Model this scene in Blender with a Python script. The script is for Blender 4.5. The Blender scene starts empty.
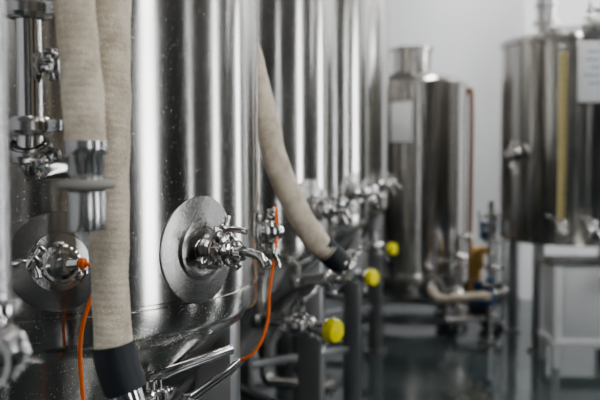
import bpy, bmesh, math, random
from mathutils import Vector, Matrix
random.seed(4)
V=Vector
# ---------------------------------------------------------------- materials
def newmat(name):
    m=bpy.data.materials.new(name); m.use_nodes=True
    nt=m.node_tree; b=nt.nodes['Principled BSDF']
    return m,nt,b
def simple(name,col,rough=.5,metal=0.,bump=0,bscale=200,emit=None,es=0,var=0,coat=0):
    m,nt,b=newmat(name)
    b.inputs['Base Color'].default_value=(*col,1); b.inputs['Roughness'].default_value=rough
    b.inputs['Metallic'].default_value=metal
    if coat: b.inputs['Coat Weight'].default_value=coat
    if emit: 
        b.inputs['Emission Color'].default_value=(*emit,1); b.inputs['Emission Strength'].default_value=es
    tc=nt.nodes.new('ShaderNodeTexCoord')
    if var or bump:
        n=nt.nodes.new('ShaderNodeTexNoise'); n.inputs['Scale'].default_value=bscale; n.inputs['Detail'].default_value=4
        nt.links.new(tc.outputs['Object'],n.inputs['Vector'])
        if var:
            mx=nt.nodes.new('ShaderNodeMix'); mx.data_type='RGBA'
            mx.inputs['A'].default_value=(*[c*(1-var) for c in col],1); mx.inputs['B'].default_value=(*[min(1,c*(1+var)) for c in col],1)
            nt.links.new(n.outputs['Fac'],mx.inputs['Factor']); nt.links.new(mx.outputs['Result'],b.inputs['Base Color'])
        if bump:
            bp=nt.nodes.new('ShaderNodeBump'); bp.inputs['Strength'].default_value=bump; bp.inputs['Distance'].default_value=.002
            nt.links.new(n.outputs['Fac'],bp.inputs['Height']); nt.links.new(bp.outputs['Normal'],b.inputs['Normal'])
    return m
def brushed(name,col,rough,aniso,speck):
    m,nt,b=newmat(name); N=nt.nodes; L=nt.links
    b.inputs['Metallic'].default_value=1; b.inputs['Anisotropic'].default_value=aniso
    b.inputs['Anisotropic Rotation'].default_value=.25
    tg=N.new('ShaderNodeTangent'); tg.direction_type='RADIAL'; tg.axis='Z'
    L.new(tg.outputs[0],b.inputs['Tangent'])
    tc=N.new('ShaderNodeTexCoord')
    c=N.new('ShaderNodeTexNoise'); c.inputs['Scale'].default_value=3.2; c.inputs['Detail'].default_value=8; L.new(tc.outputs['Object'],c.inputs['Vector'])
    v=N.new('ShaderNodeTexNoise'); v.inputs['Scale'].default_value=230; v.inputs['Detail'].default_value=2; L.new(tc.outputs['Object'],v.inputs['Vector'])
    cr=N.new('ShaderNodeValToRGB'); cr.color_ramp.elements[0].position=.64; cr.color_ramp.elements[1].position=.74; L.new(v.outputs['Fac'],cr.inputs[0])
    dm=N.new('ShaderNodeMath'); dm.operation='MULTIPLY'; dm.inputs[1].default_value=speck; L.new(cr.outputs[0],dm.inputs[0])
    rr=N.new('ShaderNodeMapRange'); rr.inputs['From Min'].default_value=.3; rr.inputs['From Max'].default_value=.7
    rr.inputs['To Min'].default_value=rough-.03; rr.inputs['To Max'].default_value=rough+.05; L.new(c.outputs['Fac'],rr.inputs['Value'])
    ad=N.new('ShaderNodeMath'); ad.operation='MULTIPLY_ADD'; ad.inputs[1].default_value=.3; L.new(dm.outputs[0],ad.inputs[0]); L.new(rr.outputs[0],ad.inputs[2])
    L.new(ad.outputs[0],b.inputs['Roughness'])
    mx=N.new('ShaderNodeMix'); mx.data_type='RGBA'; mx.inputs['A'].default_value=(*col,1); mx.inputs['B'].default_value=(.92,.9,.88,1)
    L.new(dm.outputs[0],mx.inputs['Factor']); L.new(mx.outputs['Result'],b.inputs['Base Color'])
    return m
STEEL=brushed('brushed_stainless',(.50,.49,.47),.19,.9,.45)
STEELB=brushed('brushed_stainless_background',(.50,.485,.46),.19,.88,.1)
PLATE=simple('pickled_weld_plate',(.38,.375,.36),.24,1,bump=.25,bscale=300,var=.28)
POL=simple('polished_fitting',(.68,.67,.66),.11,1,bump=.04,bscale=60)
SATIN=simple('satin_fitting',(.50,.495,.49),.24,1,bump=.1,bscale=300)
LEG=simple('leg_steel',(.34,.345,.35),.35,1,bump=.1,bscale=200)
GASK=simple('grey_gasket',(.30,.29,.27),.6,bump=.1)
BLACK=simple('black_rubber',(.018,.022,.028),.5,bump=.2,bscale=150)
YEL=simple('yellow_cap_plastic',(.95,.86,.0),.4,bump=.05)
ORG=simple('orange_cable_jacket',(.92,.19,.03),.45,bump=.03)
BLUE=simple('blue_enamel',(.04,.10,.20),.4,bump=.05)
BRASS=simple('brass',(.50,.32,.12),.35,1,bump=.05)
COPPER=simple('copper_brown',(.26,.14,.09),.4,.6,bump=.05)
WHITE=simple('white_panel',(.90,.91,.92),.4,bump=.02)
INK=simple('pale_blue_print',(.45,.54,.66),.6,bump=.02)
SCALE=simple('yellow_level_scale',(.60,.52,.24),.4,bump=.02)
GLASS=simple('sight_tube',(.75,.65,.35),.15,bump=.02)
DARK=simple('dark_grey_paint',(.018,.019,.02),.5,bump=.1)
DOOR=simple('roller_door_paint',(.12,.12,.12),.5,bump=.1)  # grey of the unseen door added for reflections
WALL=simple('painted_wall',(.86,.87,.89),.7,bump=.15,bscale=40,var=.03)
WALLR=simple('grey_painted_wall',(.15,.148,.145),.7,bump=.15,bscale=40,var=.05)
CEIL=simple('ceiling_paint',(.30,.30,.30),.8,bump=.1,bscale=30,var=.05)
FRAME=simple('window_frame_grey',(.05,.052,.055),.5,bump=.03)  # frames of the added glow panes, base of the added dark blocks
GLOWP=simple('frosted_daylight_pane',(.8,.85,.9),.4,emit=(.96,.98,1.),es=8.5,var=.02)  # glowing pane added to light the room and streak the steel
LAMP=simple('led_diffuser',(.9,.9,.9),.4,emit=(1,.985,.96),es=29,var=.02)
def hosemat():
    m,nt,b=newmat('cream_hose'); N=nt.nodes;L=nt.links
    tc=N.new('ShaderNodeTexCoord')
    n=N.new('ShaderNodeTexNoise'); n.inputs['Scale'].default_value=28; n.inputs['Detail'].default_value=6; L.new(tc.outputs['Object'],n.inputs['Vector'])
    f=N.new('ShaderNodeTexNoise'); f.inputs['Scale'].default_value=420; f.inputs['Detail'].default_value=2; L.new(tc.outputs['Object'],f.inputs['Vector'])
    r=N.new('ShaderNodeValToRGB'); e=r.color_ramp.elements; e[0].position=.34;e[0].color=(.48,.40,.30,1); e[1].position=.60; e[1].color=(.84,.76,.62,1)
    ad=N.new('ShaderNodeMath'); ad.operation='MULTIPLY_ADD'; ad.inputs[1].default_value=.5; L.new(f.outputs['Fac'],ad.inputs[0])
    hm=N.new('ShaderNodeMath'); hm.operation='MULTIPLY'; hm.inputs[1].default_value=.5; L.new(n.outputs['Fac'],hm.inputs[0]); L.new(hm.outputs[0],ad.inputs[2])
    L.new(ad.outputs[0],r.inputs[0]); L.new(r.outputs[0],b.inputs['Base Color']); b.inputs['Roughness'].default_value=.75
    bp=N.new('ShaderNodeBump'); bp.inputs['Strength'].default_value=.9; bp.inputs['Distance'].default_value=.002
    L.new(f.outputs['Fac'],bp.inputs['Height']); L.new(bp.outputs['Normal'],b.inputs['Normal']); return m
HOSE=hosemat()
def floormat():
    m,nt,b=newmat('wet_epoxy_floor'); N=nt.nodes;L=nt.links
    tc=N.new('ShaderNodeTexCoord')
    n=N.new('ShaderNodeTexNoise'); n.inputs['Scale'].default_value=1.6; n.inputs['Detail'].default_value=6; L.new(tc.outputs['Object'],n.inputs['Vector'])
    r=N.new('ShaderNodeValToRGB'); e=r.color_ramp.elements; e[0].position=.35;e[0].color=(.040,.052,.052,1); e[1].position=.68; e[1].color=(.075,.095,.095,1)
    L.new(n.outputs['Fac'],r.inputs[0]); L.new(r.outputs[0],b.inputs['Base Color'])
    mr=N.new('ShaderNodeMapRange'); mr.inputs['From Min'].default_value=.4; mr.inputs['From Max'].default_value=.6; mr.inputs['To Min'].default_value=.03; mr.inputs['To Max'].default_value=.18
    L.new(n.outputs['Fac'],mr.inputs['Value']); L.new(mr.outputs[0],b.inputs['Roughness'])
    b.inputs['IOR'].default_value=1.7
    f=N.new('ShaderNodeTexNoise'); f.inputs['Scale'].default_value=14; L.new(tc.outputs['Object'],f.inputs['Vector'])
    bp=N.new('ShaderNodeBump'); bp.inputs['Strength'].default_value=.15; bp.inputs['Distance'].default_value=.008
    L.new(f.outputs['Fac'],bp.inputs['Height']); L.new(bp.outputs['Normal'],b.inputs['Normal']); return m
FLOOR=floormat()
# ---------------------------------------------------------------- mesh builder
def empty(name,loc):
    o=bpy.data.objects.new(name,None); o.location=loc; o.empty_display_size=.1
    bpy.context.scene.collection.objects.link(o); return o
def basis(d,hint=None):
    d=V(d).normalized(); h=V(hint) if hint is not None else (V((0,0,1)) if abs(d.z)<.9 else V((1,0,0)))
    x=h-d*h.dot(d); x.normalize(); y=d.cross(x); return x,y,d
def spline(pts,n=10):
    P=[V(p) for p in pts]
    if len(P)<3: return P
    P=[P[0]*2-P[1]]+P+[P[-1]*2-P[-2]]; out=[]
    for i in range(1,len(P)-2):
        a,b,c,d=P[i-1:i+3]
        for k in range(n):
            t=k/n
            out.append(.5*((2*b)+(c-a)*t+(2*a-5*b+4*c-d)*t*t+(3*b-a-3*c+d)*t**3))
    out.append(P[-2]); return out
def resample(pts,step):
    out=[pts[0].copy()]; acc=0
    for a,b in zip(pts,pts[1:]):
        l=(b-a).length
        if l<1e-9: continue
        t=step-acc
        while t<=l: out.append(a.lerp(b,t/l)); t+=step
        acc=(acc+l)%step
    out.append(pts[-1].copy()); return out
class M:
    def __init__(s): s.v=[];s.f=[];s.mi=[];s.mats=[]
    def _m(s,mat):
        if mat not in s.mats: s.mats.append(mat)
        return s.mats.index(mat)
    def add(s,vs,fs,mat):
        o=len(s.v); i=s._m(mat); s.v+=[V(v) for v in vs]
        for f in fs: s.f.append([k+o for k in f]); s.mi.append(i)
    def lathe(s,prof,o,d=(0,0,1),mat=POL,seg=32):
        x,y,d=basis(d); o=V(o); vs=[];fs=[]
        for r,t in prof:
            for k in range(seg):
                a=2*math.pi*k/seg; vs.append(o+d*t+(x*math.cos(a)+y*math.sin(a))*max(r,1e-5))
        for i in range(len(prof)-1):
            for k in range(seg):
                k2=(k+1)%seg; fs.append([i*seg+k,i*seg+k2,(i+1)*seg+k2,(i+1)*seg+k])
        s.add(vs,fs,mat)
    def cyl(s,a,b,r,mat=POL,seg=24,bev=.0015):
        a=V(a);b=V(b);L=(b-a).length; bev=min(bev,r*.4,L*.4)
        s.lathe([(0,0),(r-bev,0),(r,bev),(r,L-bev),(r-bev,L),(0,L)],a,b-a,mat,seg)
    def sweep(s,pts,r,mat,seg=20,cap=True,rf=None):
        pts=[V(p) for p in pts]; n=len(pts); vs=[];fs=[]
        T=[(pts[min(i+1,n-1)]-pts[max(i-1,0)]).normalized() for i in range(n)]
        x,_,_=basis(T[0]); sl=0
        for i in range(n):
            if i: sl+=(pts[i]-pts[i-1]).length
            x=(x-T[i]*x.dot(T[i])).normalized(); y=T[i].cross(x)
            for k in range(seg):
                a=2*math.pi*k/seg; rr=rf(sl,a,i/(n-1)) if rf else r
                vs.append(pts[i]+(x*math.cos(a)+y*math.sin(a))*rr)
        for i in range(n-1):
            for k in range(seg):
                k2=(k+1)%seg; fs.append([i*seg+k,i*seg+k2,(i+1)*seg+k2,(i+1)*seg+k])
        if cap: fs.append(list(range(seg))[::-1]); fs.append([(n-1)*seg+k for k in range(seg)])
        s.add(vs,fs,mat)
    def box(s,c,size,mat,x=(1,0,0),y=(0,1,0),bev=.003):
        x=V(x).normalized(); y=V(y); y=(y-x*y.dot(x)).normalized(); z=x.cross(y); c=V(c)
        bm=bmesh.new(); bmesh.ops.create_cube(bm,size=1)
        for v in bm.verts: v.co=V((v.co.x*size[0],v.co.y*size[1],v.co.z*size[2]))
        if bev: bmesh.ops.bevel(bm,geom=bm.edges[:],offset=min(bev,min(size)*.3),segments=2,affect='EDGES',profile=.5)
        bm.verts.ensure_lookup_table()
        vs=[c+x*v.co.x+y*v.co.y+z*v.co.z for v in bm.verts]; fs=[[v.index for v in f.verts] for f in bm.faces]
        bm.free(); s.add(vs,fs,mat)
    def wingnut(s,p,a,w,sc=1.,mat=POL):
        p=V(p);a,w=V(a).normalized(),V(w).normalized()
        s.cyl(p-a*.03*sc,p+a*.016*sc,.0045*sc,mat,12)
        s.lathe([(0,0),(.010*sc,0),(.008*sc,.012*sc),(0,.012*sc)],p,a,mat,14)
        for sg in(-1,1):
            s.sweep(spline([p+a*.004*sc+w*sg*.004*sc,p+a*.010*sc+w*sg*.015*sc,p+a*.020*sc+w*sg*.024*sc],4),0,mat,12,
                    rf=lambda l,an,t:(.004+.0035*t)*sc*(1 if t<.95 else .6))
    def clamp(s,p,d,r,wing=(0,0,1),sc=1.,mat=POL):
        p=V(p);d=V(d).normalized(); w=V(wing); w=(w-d*w.dot(d)).normalized(); t=d.cross(w)
        h=.011*sc
        s.lathe([(r*.75,-h*1.25),(r*.95,-h*1.15),(r*.98,-h),(r+.004*sc,-h),(r+.0075*sc,-h*.55),(r+.0075*sc,h*.55),(r+.004*sc,h),(r*.98,h),(r*.95,h*1.15),(r*.75,h*1.25)],p,d,mat,36)
        q=p+w*(r+.014*sc)
        for sg in(-1,1): s.box(q+t*sg*.009*sc,(.022*sc,.008*sc,.018*sc),mat,w,t,.002*sc)
        s.wingnut(q+w*.002*sc+t*.016*sc,t,w,sc,mat)
        q2=p-w*(r+.010*sc); s.box(q2,(.018*sc,.022*sc,.016*sc),mat,w,t,.003*sc); s.cyl(q2-d*.012*sc,q2+d*.012*sc,.004*sc,mat,12)
    def butterfly(s,p,d,r,stem,hand,L=.14,mat=POL,sc=1.):
        p=V(p);d=V(d).normalized();st=V(stem).normalized();h=V(hand).normalized()
        s.lathe([(r*.8,-.024*sc),(r*1.1,-.024*sc),(r*1.12,-.018*sc),(r*1.35,-.012*sc),(r*1.35,.012*sc),(r*1.12,.018*sc),(r*1.1,.024*sc),(r*.8,.024*sc)],p,d,mat,36)
        s.cyl(p+st*r,p+st*(r+.05*sc),.011*sc,mat,20); s.cyl(p+st*(r+.045*sc),p+st*(r+.062*sc),.019*sc,mat,24)
        q=p+st*(r+.058*sc)
        s.sweep(spline([q,q+h*L*.35+st*.006,q+h*L*.75+st*.012,q+h*L+st*.022],6),0,mat,16,rf=lambda l,a,t:.0105*sc*(1-.25*t)*(.55+.45*abs(math.cos(a))) )
        s.cyl(q-h*.001,q+st*.014*sc,.008*sc,mat,6)
    def finish(s,name,parent=None,ang=35):
        loc=V(parent.location) if parent else V((0,0,0))
        if not parent:
            lo=V([min(v[i] for v in s.v) for i in range(3)]);hi=V([max(v[i] for v in s.v) for i in range(3)]); loc=(lo+hi)/2; loc.z=lo.z
        me=bpy.data.meshes.new(name); me.from_pydata([v-loc for v in s.v],[],s.f)
        for m in s.mats: me.materials.append(m)
        me.polygons.foreach_set('material_index',s.mi)
        bm=bmesh.new();bm.from_mesh(me);bmesh.ops.remove_doubles(bm,verts=bm.verts,dist=1e-6);bmesh.ops.recalc_face_normals(bm,faces=bm.faces);bm.to_mesh(me);bm.free()
        me.polygons.foreach_set('use_smooth',[True]*len(me.polygons)); me.set_sharp_from_angle(angle=math.radians(ang)); me.update()
        o=bpy.data.objects.new(name,me); bpy.context.scene.collection.objects.link(o)
        if parent: o.parent=parent
        else: o.location=loc
        return o
def hd(h,z=0.): h=math.radians(h); return V((math.sin(h),math.cos(h),z))
# ---------------------------------------------------------------- row frame
PHI=math.radians(10.87)
U=V((math.sin(PHI),math.cos(PHI),0)); W=V((math.cos(PHI),-math.sin(PHI),0)); Z=V((0,0,1))
def R_(u,v,z=0): return U*u+W*v+Z*z
# ---------------------------------------------------------------- room shell
def slab(name,c,size,mat):
    m=M(); m.box(c,size,mat,W,U,0); return m.finish(name)
UF,UB,VL,VR,H=8.9,-4.2,-2.1,2.9,4.0
slab('floor',R_((UF+UB)/2,(VL+VR)/2,-.05),(VR-VL+.4,UF-UB+.4,.1),FLOOR)
slab('ceiling',R_((UF+UB)/2,(VL+VR)/2,H+.05),(VR-VL+.4,UF-UB+.4,.1),CEIL)
slab('wall_left',R_((UF+UB)/2,VL-.1,H/2),(.2,UF-UB,H),WALL)
m=M(); m.box(R_(UF+.1,(VL+VR)/2,H/2),(VR-VL+.4,.2,H),WALL,W,U,0)
m.box(R_(UF-.15,1.75,H/2),(2.3,.3,H),WALL,W,U,0); m.finish('wall_back')
slab('wall_front',R_(UB-.1,(VL+VR)/2,H/2),(VR-VL+.4,.2,H),WALLR)
added_wins=[(-2.6,-1.9),(1.0,1.5),(2.8,2.92),(4.2,4.55),(5.65,5.85),(6.9,7.7)]; z0,z1=.3,3.3  # added openings out of view, spaced for bright streaks on the tanks
m=M(); edges=[UB]+[e for w in added_wins for e in w]+[UF]
for i in range(0,len(edges),2):
    a,b=edges[i],edges[i+1]; m.box(R_((a+b)/2,VR+.1,H/2),(.2,b-a,H),WALLR,W,U,0)
for a,b in added_wins:
    m.box(R_((a+b)/2,VR+.1,z0/2),(.2,b-a,z0),WALLR,W,U,0); m.box(R_((a+b)/2,VR+.1,(z1+H)/2),(.2,b-a,H-z1),WALLR,W,U,0)
m.finish('wall_right')
for i,(a,b) in enumerate(added_wins):  # unseen glowing panes, put in to give the tanks their highlights
    m=M(); zc=(z0+z1)/2; c=(a+b)/2
    m.box(R_(c,VR+.12,zc),(.02,b-a-.02,z1-z0-.02),GLOWP,W,U,0)
    for uu in(a+.015,b-.015): m.box(R_(uu,VR+.06,zc),(.06,.03,z1-z0-.02),FRAME,W,U)
    for zz in(z0+.04,zc+.3,z1-.04): m.box(R_(c,VR+.06,zz),(.06,b-a-.03,.04),FRAME,W,U)
    m.finish('window_%d'%(i+1))
for (a,b) in((-.1,.8),(1.9,2.5),(4.9,5.5)):  # unseen tall blocks added so the tanks reflect dark bands
    m=M(); c=(a+b)/2; v0=VR-.04; m.box(R_(c,v0-.2,1.3),(.4,b-a,2.5),DARK,W,U,.01); m.box(R_(c,v0-.2,.03),(.36,b-a-.05,.06),FRAME,W,U,.005)
    m.box(R_(c,v0-.405,1.3),(.012,b-a-.08,2.36),DARK,W,U,.004); m.cyl(R_(a+.1,v0-.43,1.2),R_(a+.1,v0-.43,1.4),.012,SATIN,12); 
    for zz in(.5,2.1): m.cyl(R_(b-.05,v0-.415,zz),R_(b-.05,v0-.415,zz+.08),.01,SATIN,10)
    m.finish('electrical_cabinet')
m=M(); m.box(R_(UB+.03,.3,1.35),(2.4,.05,2.7),DOOR,W,U)  # unseen door added behind the camera to vary the tank reflections
for k in range(17): m.cyl(R_(UB+.065,-.86,.1+k*.155),R_(UB+.065,1.46,.1+k*.155),.02,DOOR,10)
m.finish('door_1')
for nm,c,s in(('baseboard_left',R_((UF+UB)/2,VL+.01,.06),(.02,UF-UB,.12)),('baseboard_back',R_(UF-.01,-.75,.06),(2.7,.02,.12))):
    m=M(); m.box(c,s,DARK,W,U,.004); m.finish(nm)
for (u,v) in((-.6,.3),(1.6,.7),(4.0,.7),(6.2,.4),(7.9,.2),(6.4,2.1),(8.0,1.7),(-2.4,.4)):
    m=M(); m.box(R_(u,v,H-.05),(.22,1.3,.06),WHITE,W,U,.01); m.box(R_(u,v,H-.09),(.17,1.24,.03),LAMP,W,U,.01); m.finish('ceiling_lamp')
# ---------------------------------------------------------------- fermentation tanks
def conf_plate(m,c,R,h,z,r0,r1,off,mat,seg=64):
    c=V(c); h0=math.radians(h); vs=[];fs=[]
    rings=[(r0,off),(r1-.004,off),(r1-.001,off*.7),(r1,-.001)]
    for r,o in rings:
        for k in range(seg):
            a=2*math.pi*k/seg; hh=h0+r*math.cos(a)/R
            vs.append(c+V((math.sin(hh)*(R+o),math.cos(hh)*(R+o),z+r*math.sin(a))))
    for i in range(len(rings)-1):
        for k in range(seg):
            k2=(k+1)%seg; fs.append([i*seg+k,i*seg+k2,(i+1)*seg+k2,(i+1)*seg+k])
    m.add(vs,fs,mat)
TR=.6
def tank(c,first=False):
    c=V((c[0],c[1],0)); e=empty('fermentation_tank',c)
    m=M()
    m.lathe([(.0,2.95),(.12,2.94),(.14,2.9),(.35,2.84),(.5,2.77),(.575,2.7),(.6,2.62),(.6,1.135),(.5965,1.132),(.5965,1.126),(.6,1.123),(.6,1.075),(.597,1.066),(.585,1.058),(.572,1.052),(.568,1.04),(.562,1.03)],c,(0,0,1),STEEL,160)
    m.finish('shell',e,30)
    m=M(); m.lathe([(.562,1.032),(.05,.34),(.045,.26),(0,.26)],c,(0,0,1),STEEL,128); m.finish('cone',e)
    m=M()
    for k in range(4):
        d=hd(10.87+90*k); t=V((d.y,-d.x,0)); p=c+d*.512
        m.box(p+Z*.53,(.095,.095,1.0),LEG,d,t,.006); m.box(p+Z*.012,(.15,.15,.02),LEG,d,t,.003); m.cyl(p+Z*.02,p+Z*.06,.03,LEG)
        d2=hd(10.87+90*(k+1)); m.box(c+(d+d2)*.2575+Z*.34,(.69,.04,.04),LEG,(d2-d),Z,.004)
    m.finish('legs',e)
    # ---- sample valve port, heading 125
    m=M(); n=hd(125); o=c+n*TR+Z*1.24; side=V((-n.y,n.x,0))
    conf_plate(m,c,TR,125,1.24,.0,.12,.003,PLATE)
    m.lathe([(.07,-.02),(.068,.006),(.06,.009),(.052,.009),(.050,.007),(.030,.007)],o,n,PLATE,48)
    m.lathe([(.030,0),(.025,.006),(.024,.024),(.034,.03),(.034,.036)],o,n,SATIN,36)
    m.clamp(o+n*.037,n,.033,side*.8+Z*.45,1.15)
    m.lathe([(.034,.046),(.026,.05),(.022,.056),(.022,.078),(.029,.08),(.031,.084),(.031,.096),(.024,.10),(.018,.10),(.016,.12),(0,.121)],o,n,POL,36)
    m.clamp(o+n*.09,n,.024,Z*.9+side*-.4,.9)
    m.cyl(o+n*.066-Z*.03,o+n*.066+Z*.034,.012,POL); m.cyl(o+n*.066+Z*.03,o+n*.066+Z*.042,.016,POL)
    m.cyl(o+n*.066-side*.034,o+n*.066+side*.03,.011,POL)
    q=o+n*.112
    m.sweep(spline([q,q+n*.025+Z*.002,q+n*.052-Z*.004,q+n*.068-Z*.018],6),.0095,POL,18)
    m.lathe([(.0,-.004),(.0125,-.004),(.0125,.006),(0,.006)],q+n*.068-Z*.018,n*.5-Z,POL,18)
    m.sweep(spline([o+n*.066+side*.02-Z*.005,o+n*.07+side*.04-Z*.014,o+n*.07+side*.062-Z*.012],5),.0075,POL,14)
    m.sweep(spline([o+n*.066+Z*.04,o+n*.09+Z*.05,o+n*.13+Z*.046],5),0,POL,14,rf=lambda l,a,t:.007*(.5+.5*abs(math.cos(a))))
    m.finish('sample_valve_port',e)
    # ---- probe port heading 157
    m=M(); n=hd(157); o=c+n*TR+Z*1.24
    conf_plate(m,c,TR,157,1.24,.0,.1,.003,PLATE)
    m.lathe([(.060,0),(.058,.007),(.030,.008),(.025,.012),(.024,.024),(.034,.03),(.034,.036)],o,n,SATIN,40)
    m.clamp(o+n*.037,n,.030,V((-1,0,.55)),1.2)
    m.lathe([(.031,.044),(.028,.05),(.014,.052),(.013,.07),(0,.072)],o,n,SATIN,36)
    r=V((1,-.25,.1)).normalized(); q=o+n*.052
    m.cyl(q,q+r*.04,.012,POL,20); m.cyl(q+r*.038,q+r*.05,.0105,ORG,20)
    m.finish('probe_port',e)
    # ---- side port heading 80
    m=M(); n=hd(80); o=c+n*TR+Z*1.24; conf_plate(m,c,TR,80,1.24,.0,.115,.003,PLATE)
    m.lathe([(.060,0),(.058,.007),(.030,.008),(.024,.012),(.024,.024),(.034,.03),(.034,.036)],o,n,SATIN,40)
    m.clamp(o+n*.037,n,.033,(.1,-.3,1),1.1)
    m.lathe([(.034,.044),(.030,.05),(.014,.054),(.013,.075),(0,.077)],o,n,POL,36)
    m.butterfly(o+n*.05,n,.02,(0,-.4,-1),(.3,-1,-.2),.06,POL,.8)
    m.cyl(o+n*.045+Z*.03,o+n*.045+Z*.055,.009,ORG,16)
    m.finish('side_probe_port',e)
    # ---- racking arm with yellow cap, heading 131
    m=M(); n=hd(131); b=c+Z*.81
    m.cyl(b+n*.36,b+n*.57,.024,POL); m.lathe([(.045,.385),(.04,.41),(.025,.42)],b,n,PLATE)
    m.clamp(b+n*.575,n,.033,Z*.3+V((-.6,-.5,0)),1.15)
    if first: 
        m.butterfly(b+n*.615+Z*0,n,.032,Z,V((.62,.75,.2)),.17,POL,1.25)
        q=b+n*.5; m.cyl(q,q+Z*.10,.02,POL); m.clamp(q+Z*.10,Z,.028,V((-.7,-.7,0)),1.1); m.cyl(q+Z*.10,q+Z*.135,.022,POL)
        m.sweep(spline([q+Z*.135,q+Z*.15+V((.05,.03,0)),q+Z*.175+V((.17,.12,0))],6),0,POL,16,rf=lambda l,a,t:.013*(.45+.55*abs(math.cos(a))))
        m.sweep(spline([q+Z*.135,q+Z*.16+V((-.02,.0,0)),q+Z*.20+V((.0,-.02,0))],6),.007,POL,12)
    else: m.butterfly(b+n*.615,n,.032,Z,V((.5,.85,.05)),.13,POL,1.1)
    m.clamp(b+n*.655,n,.033,Z*.9+V((-.6,-.5,0)),1.15)
    m.lathe([(.026,.665),(.024,.68),(.024,.72),(.036,.728),(.036,.735)],b,n,POL)
    m.clamp(b+n*.738,n,.033,V((-.5,-.4,-.6)),1.1)
    m.lathe([(.040,.745),(.042,.748),(.043,.776),(.039,.785),(.02,.787),(0,.787)],b,n,YEL,40)
    m.finish('racking_valve',e)
    m=M(); m.clamp(c+Z*.25,Z,.05,(1,0,0),1.2); m.sweep(spline([c+Z*.24,c+Z*.16,c+W*.05+Z*.12,c+W*.3+Z*.11],6),.035,POL); m.butterfly(c+W*.34+Z*.11,W,.045,Z,U,.12); m.clamp(c+W*.39+Z*.11,W,.045); m.cyl(c+W*.36+Z*.11,c+W*.42+Z*.11,.036,POL)
    m.finish('bottom_outlet',e)
    return e
c1=V((-.711,2.187,0)); cs=[c1+U*1.35*k for k in range(4)]
T=[tank(c,i==0) for i,c in enumerate(cs)]
# ---------------------------------------------------------------- hoses
def ridge(r):
    return lambda l,a,t: r+.0004*math.sin(l*2*math.pi/.012+a)+.0009*math.sin(l*31+1.3)+.0006*math.sin(l*73+2*a)
def hose(name,pts,r=.031,extra=None,step=.0028):
    m=M(); p=resample(spline(pts,24),step); m.sweep(p,r,HOSE,28,rf=ridge(r))
    if extra: extra(m)
    return m.finish(name,None,60)
def exA(m):
    o=V((-.3335,1.3,1.452)); d=V((.004,0,-1))
    m.lathe([(.024,-.02),(.0335,-.02),(.034,-.012),(.034,.0),(.0285,.004),(.0285,.03),(.026,.034),(.026,.04)],o,d,SATIN,40)
    m.lathe([(.026,.04),(.041,.041),(.045,.045),(.045,.051),(.041,.055),(.028,.056)],o,d,GASK,40)
    m.lathe([(.028,.054),(.030,.058),(.0305,.115),(.0285,.12),(.025,.12),(.025,.06)],o,d,SATIN,40)
hose('brewery_hose',[(-.40,1.30,2.95),(-.385,1.30,2.5),(-.362,1.30,1.95),(-.349,1.30,1.7),(-.338,1.30,1.56),(-.3335,1.30,1.45)],.0315,exA)
def exB(m):
    m.sweep(spline([(-.322,1.42,1.125),(-.315,1.42,1.09),(-.300,1.42,1.045)],6),.0375,BLACK,32)
    m.sweep(spline([(-.302,1.42,1.05),(-.290,1.42,1.0),(-.285,1.42,.9),(-.285,1.44,.5),(-.285,1.5,.15),(-.285,1.62,.06),(-.2,1.85,.045),(.1,2.1,.045)],10),.027,POL,28)
    m.clamp((-.285,1.42,.9),(0,0,1),.04)
hose('brewery_hose',[(-.335,1.42,2.95),(-.332,1.42,2.4),(-.322,1.42,1.9),(-.318,1.42,1.7),(-.322,1.42,1.45),(-.326,1.42,1.25),(-.320,1.42,1.10)],.0325,exB)
def exC(m):
    m.sweep(spline([(.068,2.66,1.165),(.095,2.675,1.135),(.125,2.69,1.105)],5),.040,BLACK,28)
    m.sweep(spline([(.12,2.69,1.11),(.155,2.73,1.075),(.165,2.82,1.04),(.12,3.0,1.0),(.03,3.23,.96),(-.02,3.26,.95)],8),.026,POL,24)
    m.clamp((.145,2.71,1.088),(.6,.5,-.5),.034,(-.3,-.3,1)); m.clamp((.12,3.0,1.0),(-.4,1,-.2),.034,(0,0,1))
hose('brewery_hose',[(-.30,2.80,2.95),(-.27,2.80,2.4),(-.205,2.75,1.95),(-.155,2.68,1.75),(-.115,2.63,1.6),(-.075,2.62,1.43),(-.012,2.63,1.28),(.045,2.65,1.185),(.09,2.67,1.14)],.039,exC)
m=M(); n=hd(157); o=c1+n*(TR+.052)+Z*1.24; r=V((1,-.25,.1)).normalized()
m.sweep(resample(spline([o+r*.045,o+r*.065-Z*.008,o+r*.072-Z*.04,(-.413,1.55,1.1),(-.409,1.56,.9),(-.41,1.56,.5),(-.45,1.6,.15),(-.5,1.8,.02)],12),.01),.0042,ORG,10); m.finish('probe_cable')
m=M(); m.sweep(resample(spline([(-.078,2.299,1.293),(-.072,2.295,1.305),(-.064,2.29,1.295),(-.064,2.28,1.22),(-.083,2.27,1.08),(-.088,2.26,1.0),(-.112,2.25,.93),(-.15,2.25,.895),(-.20,2.27,.89),(-.26,2.3,.90)],12),.008),.0042,ORG,10); m.finish('probe_cable')
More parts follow.
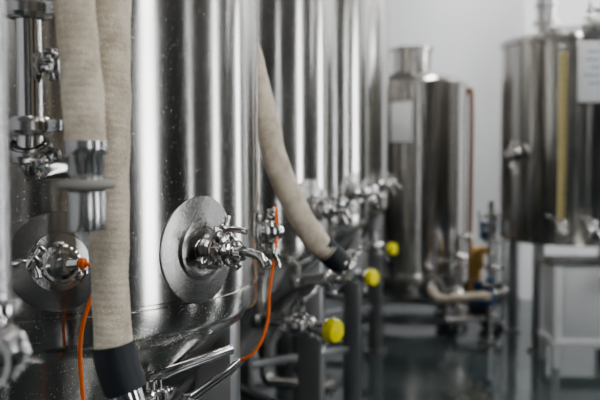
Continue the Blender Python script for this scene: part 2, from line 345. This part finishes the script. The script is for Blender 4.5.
# ---------------------------------------------------------------- near process pipe at left
e=empty('process_pipe',V((-.468,1.45,0)))
m=M(); x,y=-.468,1.45
m.cyl((x,y,1.48),(x,y,2.95),.0225,POL,32)
m.sweep(spline([(x,y,1.49),(x,y,1.455),(x,y+.02,1.432),(x,y+.05,1.425),(x,y+.12,1.425),(x,y+.22,1.425)],6),.0225,POL,24)
for z in(1.50,1.70): m.clamp((x,y,z),Z,.033,V((1,-.2,0)) ,1.25,SATIN)
m.clamp((x,y,1.458),V((0,.5,-1)),.030,V((1,-.6,0)),1.1,SATIN)
m.cyl((x,y,1.605),(x+.055,y,1.605),.012,POL); m.clamp((x+.045,y,1.605),(1,0,0),.022,(0,-1,.3),.9,SATIN)
m.finish('riser',e)
m=M(); x2,y2=-.362,.98
m.cyl((x2,y2,1.28),(x2,y2,2.95),.0185,SATIN,32); m.finish('drop_pipe',e)
m=M()
m.sweep(spline([(x2,y2,1.29),(x2,y2,1.24),(x2-.01,y2+.02,1.205),(x2-.06,y2+.06,1.19),(-.52,1.30,1.16),(-.62,1.44,1.15),(-.68,1.6,1.15)],8),.0185,POL,24)
m.clamp((x2,y2,1.27),Z,.024,V((0,1,0)),.8); m.butterfly((x2+.002,y2,1.215),(.25,1,0),.026,V((0,0,-1)),V((.1,-.2,-1)),.10)
m.clamp((x2+.004,y2-.03,1.215),(.25,1,0),.030,V((-1,0,-.4)),1.1)
m.finish('drain_valve',e)
m=M(); 
m.cyl(R_(-.5,-.62,2.98),R_(7.0,-.62,2.98),.038,POL,28)
for (px,py) in((-.40,1.30),(-.335,1.42),(-.30,2.80),(-.468,1.45),(-.362,.98)):
    p=V((px,py,2.945)); u=p.dot(U); q=R_(u,-.62,2.98); m.sweep(spline([p,V((px,py,2.97)),(V((px,py,2.98))+q)/2,q],6),.026,POL,20)
for u in(-.3,2.,4.2,6.6): m.cyl(R_(u,-.62,2.98),R_(u,-.62,H),.01,LEG,12); m.lathe([(.042,-.02),(.046,-.02),(.046,.02),(.042,.02)],R_(u,-.62,2.98),U,LEG)
m.finish('overhead_pipe_header')
# ---------------------------------------------------------------- background tank
c=V((.97,7.3,0)); e=empty('bright_beer_tank',c)
m=M(); m.lathe([(0,.2),(.3,.22),(.44,.27),(.48,.33),(.48,.42),(.484,.425),(.484,.45),(.48,.455),(.48,2.03),(.486,2.035),(.486,2.06),(.47,2.08),(.38,2.12),(.2,2.15),(.17,2.16),(.17,2.34),(.19,2.345),(.19,2.375),(.1,2.39),(0,2.395)],c,(0,0,1),STEELB,96); m.finish('shell',e)
m=M()
for k in range(4):
    d=hd(50+90*k); p=c+d*.4; m.cyl(p,p+Z*.33,.035,LEG); m.cyl(p,p+Z*.02,.06,LEG)
m.lathe([(.47,.05),(.51,.05),(.51,.1),(.47,.1),(.47,.05)],c,Z,LEG,64)
m.finish('legs',e)
m=M(); m.sweep(spline([c+V((.42,-.3,.18)),c+V((.47,-.25,.3)),c+V((.5,-.12,.8)),c+V((.5,-.12,1.9)),c+V((.46,-.1,2.0)),c+V((.3,-.05,2.1))],8),.022,COPPER,16)
h=hd(197); m.box(c+h*.487+Z*1.72,(.17,.01,.32),WHITE,(h.y*-1,h.x,0),h,.002)
n=hd(170); m.clamp(c+n*.52+Z*.5,n,.035); m.cyl(c+n*.47+Z*.5,c+n*.58+Z*.5,.025,POL); m.butterfly(c+n*.56+Z*.5,n,.03,Z,W)
m.finish('pipework',e)
# ---------------------------------------------------------------- right tank (brew kettle)
c=V((2.12,6.45,0)); e=empty('brew_kettle',c)
m=M(); m.lathe([(0,.79),(.5,.79),(.55,.8),(.56,.82),(.56,2.26),(.575,2.265),(.578,2.30),(.57,2.315),(.5,2.33),(.3,2.4),(0,2.42)],c,(0,0,1),STEELB,112); m.finish('shell',e)
m=M()
p=c+V((-.27,-.12,0)); m.cyl(p+Z*2.3,p+Z*3.99,.075,POL,32); m.lathe([(.075,2.42),(.1,2.425),(.1,2.45),(.075,2.455)],p,Z); m.lathe([(.075,2.55),(.09,2.555),(.09,2.58),(.075,2.585)],p,Z)
p=c+V((.10,-.28,0)); m.lathe([(0,2.30),(.14,2.30),(.14,2.38),(.16,2.385),(.16,2.41),(.08,2.43),(0,2.44)],p,Z); m.cyl(p+Z*2.42,p+Z*2.5,.012); m.cyl(p+Z*2.5+V((-.06,0,0)),p+Z*2.5+V((.06,0,0)),.012)
p=c+V((-.02,-.36,0)); m.cyl(p+Z*2.3,p+Z*2.56,.016); m.clamp(p+Z*2.44,Z,.026,(1,0,0),1.2); m.butterfly(p+Z*2.5,Z,.02,(1,0,0),(0,0,1),.08)
m.finish('lid_fittings',e)
m=M(); n=hd(208); b=c+n*.59; sd=V((-n.y,n.x,0))
m.cyl(b+Z*.92,b+Z*2.2,.011,GLASS,14); m.box(b+Z*1.55+sd*.028,(.028,.006,1.25),SCALE,sd,n,.001)
for k in range(24): m.box(b+Z*(.98+k*.05)+sd*.028+n*.0035,(.02 if k%4==0 else .012,.002,.005),DARK,sd,n,0)
for z in(.9,2.2): m.cyl(c+n*.55+Z*z,c+n*.62+Z*z,.016); m.cyl(b+Z*(z-.03),b+Z*(z+.03),.018)
n=hd(184); side=V((-n.y,n.x,0)); m.box(c+n*.60+Z*2.03,(.27,.015,.42),WHITE,side,n,.003)
for k in range(5): m.box(c+n*.609+Z*(2.17-k*.055)+side*(.0 if k%2 else .02),(.2-.03*(k%3),.003,.014),INK,side,n,.0005)
m.box(c+n*.575+Z*2.04,(.06,.05,.3),SATIN,side,n)
m.finish('level_gauge_and_panel',e)
m=M()
n=hd(240); o=c+n*.56+Z*1.46
m.lathe([(.08,-.01),(.07,.008),(.035,.01),(.03,.05)],o,n,PLATE); m.clamp(o+n*.06,n,.045,Z,1.4); m.lathe([(.045,.07),(.04,.09),(.03,.13),(.0,.135)],o,n,POL); m.butterfly(o+n*.1,n,.04,(0,-.2,-1),(.2,-.5,-.3),.08)
for hh in(204,186): 
    n=hd(hh); o=c+n*.54+Z*.88; m.cyl(o,o+n*.16,.026,POL); m.clamp(o+n*.07,n,.036,Z,1.3); m.butterfly(o+n*.12,n,.036,Z,V((-.8,.2,.1)),.12,POL,1.2); m.clamp(o+n*.17,n,.036,Z,1.3)
m.finish('valves',e)
m=M()
for sx,sy in((-1,-1),(1,-1),(1,1),(-1,1)):
    p=c+V((sx*.37,sy*.37,0)); m.box(p+Z*.395,(.07,.07,.79),LEG,bev=.005); m.box(p+Z*.01,(.12,.12,.02),LEG)
m.finish('stand_legs',e)
e=empty('steel_cabinet',V((2.15,5.72,0)))
PALE=simple('pale_coated_sheet',(.82,.83,.84),.35,.1,bump=.05,bscale=20)
m=M(); cx,cy=2.15,5.76
m.box((cx,cy,.44),(.84,.32,.54),PALE,bev=.012); m.box((cx,cy,.72),(.90,.36,.03),SATIN); m.box((cx,cy,.17),(.88,.36,.05),PALE)
m.box((cx-.01,cy-.165,.45),(.7,.012,.42),PALE,bev=.004)
for sx in(-1,1):
    for sy in(-1,1): m.box((cx+sx*.41,cy+sy*.15,.36),(.045,.045,.72),PALE)
m.finish('body',e)
m=M(); o=V((cx-.09,cy-.17,.60)); n=V((0,-1,0)); m.cyl(o,o+n*.06,.035); m.clamp(o+n*.05,n,.04,Z,1.4); m.butterfly(o+n*.09,n,.04,Z,(1,0,.3),.10); m.finish('drain_valve',e)
# ---------------------------------------------------------------- pump cart & pipe stand
e=empty('transfer_pump_cart',V((1.38,6.75,0)))
m=M(); cx,cy=1.38,6.75
for sy in(-1,1):
    m.sweep(spline([(cx-.22,cy+sy*.16,.14),(cx+.2,cy+sy*.16,.14),(cx+.24,cy+sy*.16,.2),(cx+.25,cy+sy*.16,.9),(cx+.25,cy+sy*.1,.98)],6),.016,SATIN,12)
    for sx in(-1,1): m.cyl((cx+sx*.18,cy+sy*.16-.015,.06),(cx+sx*.18,cy+sy*.16+.015,.06),.06,BLACK,24); m.box((cx+sx*.18,cy+sy*.16,.1),(.03,.045,.08),SATIN)
m.cyl((cx+.25,cy-.1,.98),(cx+.25,cy+.1,.98),.016,SATIN); m.box((cx,cy,.16),(.42,.3,.02),SATIN)
m.finish('frame',e)
m=M(); m.lathe([(0,0),(.05,.0),(.085,.02),(.085,.2),(.07,.23),(0,.235)],(cx-.02,cy,.28),(1,0,0),BLUE); 
for k in range(8): m.lathe([(.085,.03+k*.02),(.093,.033+k*.02),(.085,.036+k*.02)],(cx-.02,cy,.28),(1,0,0),BLUE)
m.box((cx+.08,cy,.395),(.1,.1,.06),BLUE); m.box((cx+.08,cy,.2),(.14,.14,.06),DARK); m.finish('motor',e)
m=M(); m.lathe([(0,0),(.09,0),(.1,.02),(.1,.06),(.05,.09),(.04,.12)],(cx-.13,cy,.28),(1,0,0),POL); m.sweep(spline([(cx-.1,cy,.36),(cx-.1,cy,.7),(cx-.1,cy-.05,.78),(cx,cy-.1,.8)],6),.025,POL,16)
m.clamp((cx-.1,cy,.55),Z,.035,(1,0,0),1.4); m.butterfly((cx-.1,cy,.64),Z,.035,(0,-1,0),(1,0,0)); m.box((cx+.05,cy-.05,.62),(.10,.10,.18),BRASS,bev=.02); m.box((cx+.12,cy-.05,.84),(.09,.08,.14),BLUE,bev=.01); m.cyl((cx+.05,cy-.05,.44),(cx+.05,cy-.05,.54),.035,BRASS)
m.finish('pump_head',e)
e=empty('pipe_stand',V((1.47,6.4,0)))
m=M(); x,y=1.47,6.4
m.cyl((x,y,.02),(x,y,1.1),.02,SATIN); m.cyl((x,y,0),(x,y,.02),.09,LEG); m.cyl((x,y,.3),(x,y,.5),.035,BLUE)
for z in(.45,.78,.98): m.clamp((x,y,z),Z,.03,(1,-.4,0),1.5); 
m.butterfly((x,y,.88),Z,.03,(-1,-.3,0),(0,0,1)); m.butterfly((x,y,.58),Z,.03,(1,-.3,0),(0,0,1)); m.sweep(spline([(x,y,.4),(x+.05,y-.02,.38),(x+.10,y-.04,.4),(x+.14,y-.05,.42)],5),.025,POL,14)
m.sweep(spline([(x,y,.7),(x-.1,y,.72),(x-.15,y,.6),(x-.15,y,.36)],5),.022,BRASS,14)
m.finish('riser',e)
hose('brewery_hose',[(1.06,6.66,.36),(1.1,6.45,.33),(1.2,6.3,.36),(1.32,6.26,.38),(1.40,6.3,.38),(1.45,6.38,.36)],.033,lambda m:m.clamp((1.06,6.68,.37),(0,1,0),.036),step=.006)
# ---------------------------------------------------------------- world + camera
w=bpy.data.worlds.new('world'); bpy.context.scene.world=w; w.use_nodes=True
w.node_tree.nodes['Background'].inputs[0].default_value=(.7,.8,1,1); w.node_tree.nodes['Background'].inputs[1].default_value=.3
try: bpy.context.scene.view_settings.look='AgX - Medium High Contrast'
except Exception as ex: print(ex)
cam=bpy.data.cameras.new('camera'); co=bpy.data.objects.new('camera',cam); bpy.context.scene.collection.objects.link(co)
co.location=(0,0,1.45); co.rotation_euler=(math.radians(90-3.09),0,0)
cam.lens=50; cam.sensor_width=36; cam.dof.use_dof=True; cam.dof.focus_distance=1.76; cam.dof.aperture_fstop=2.8
cam.clip_start=.05
bpy.context.scene.camera=co
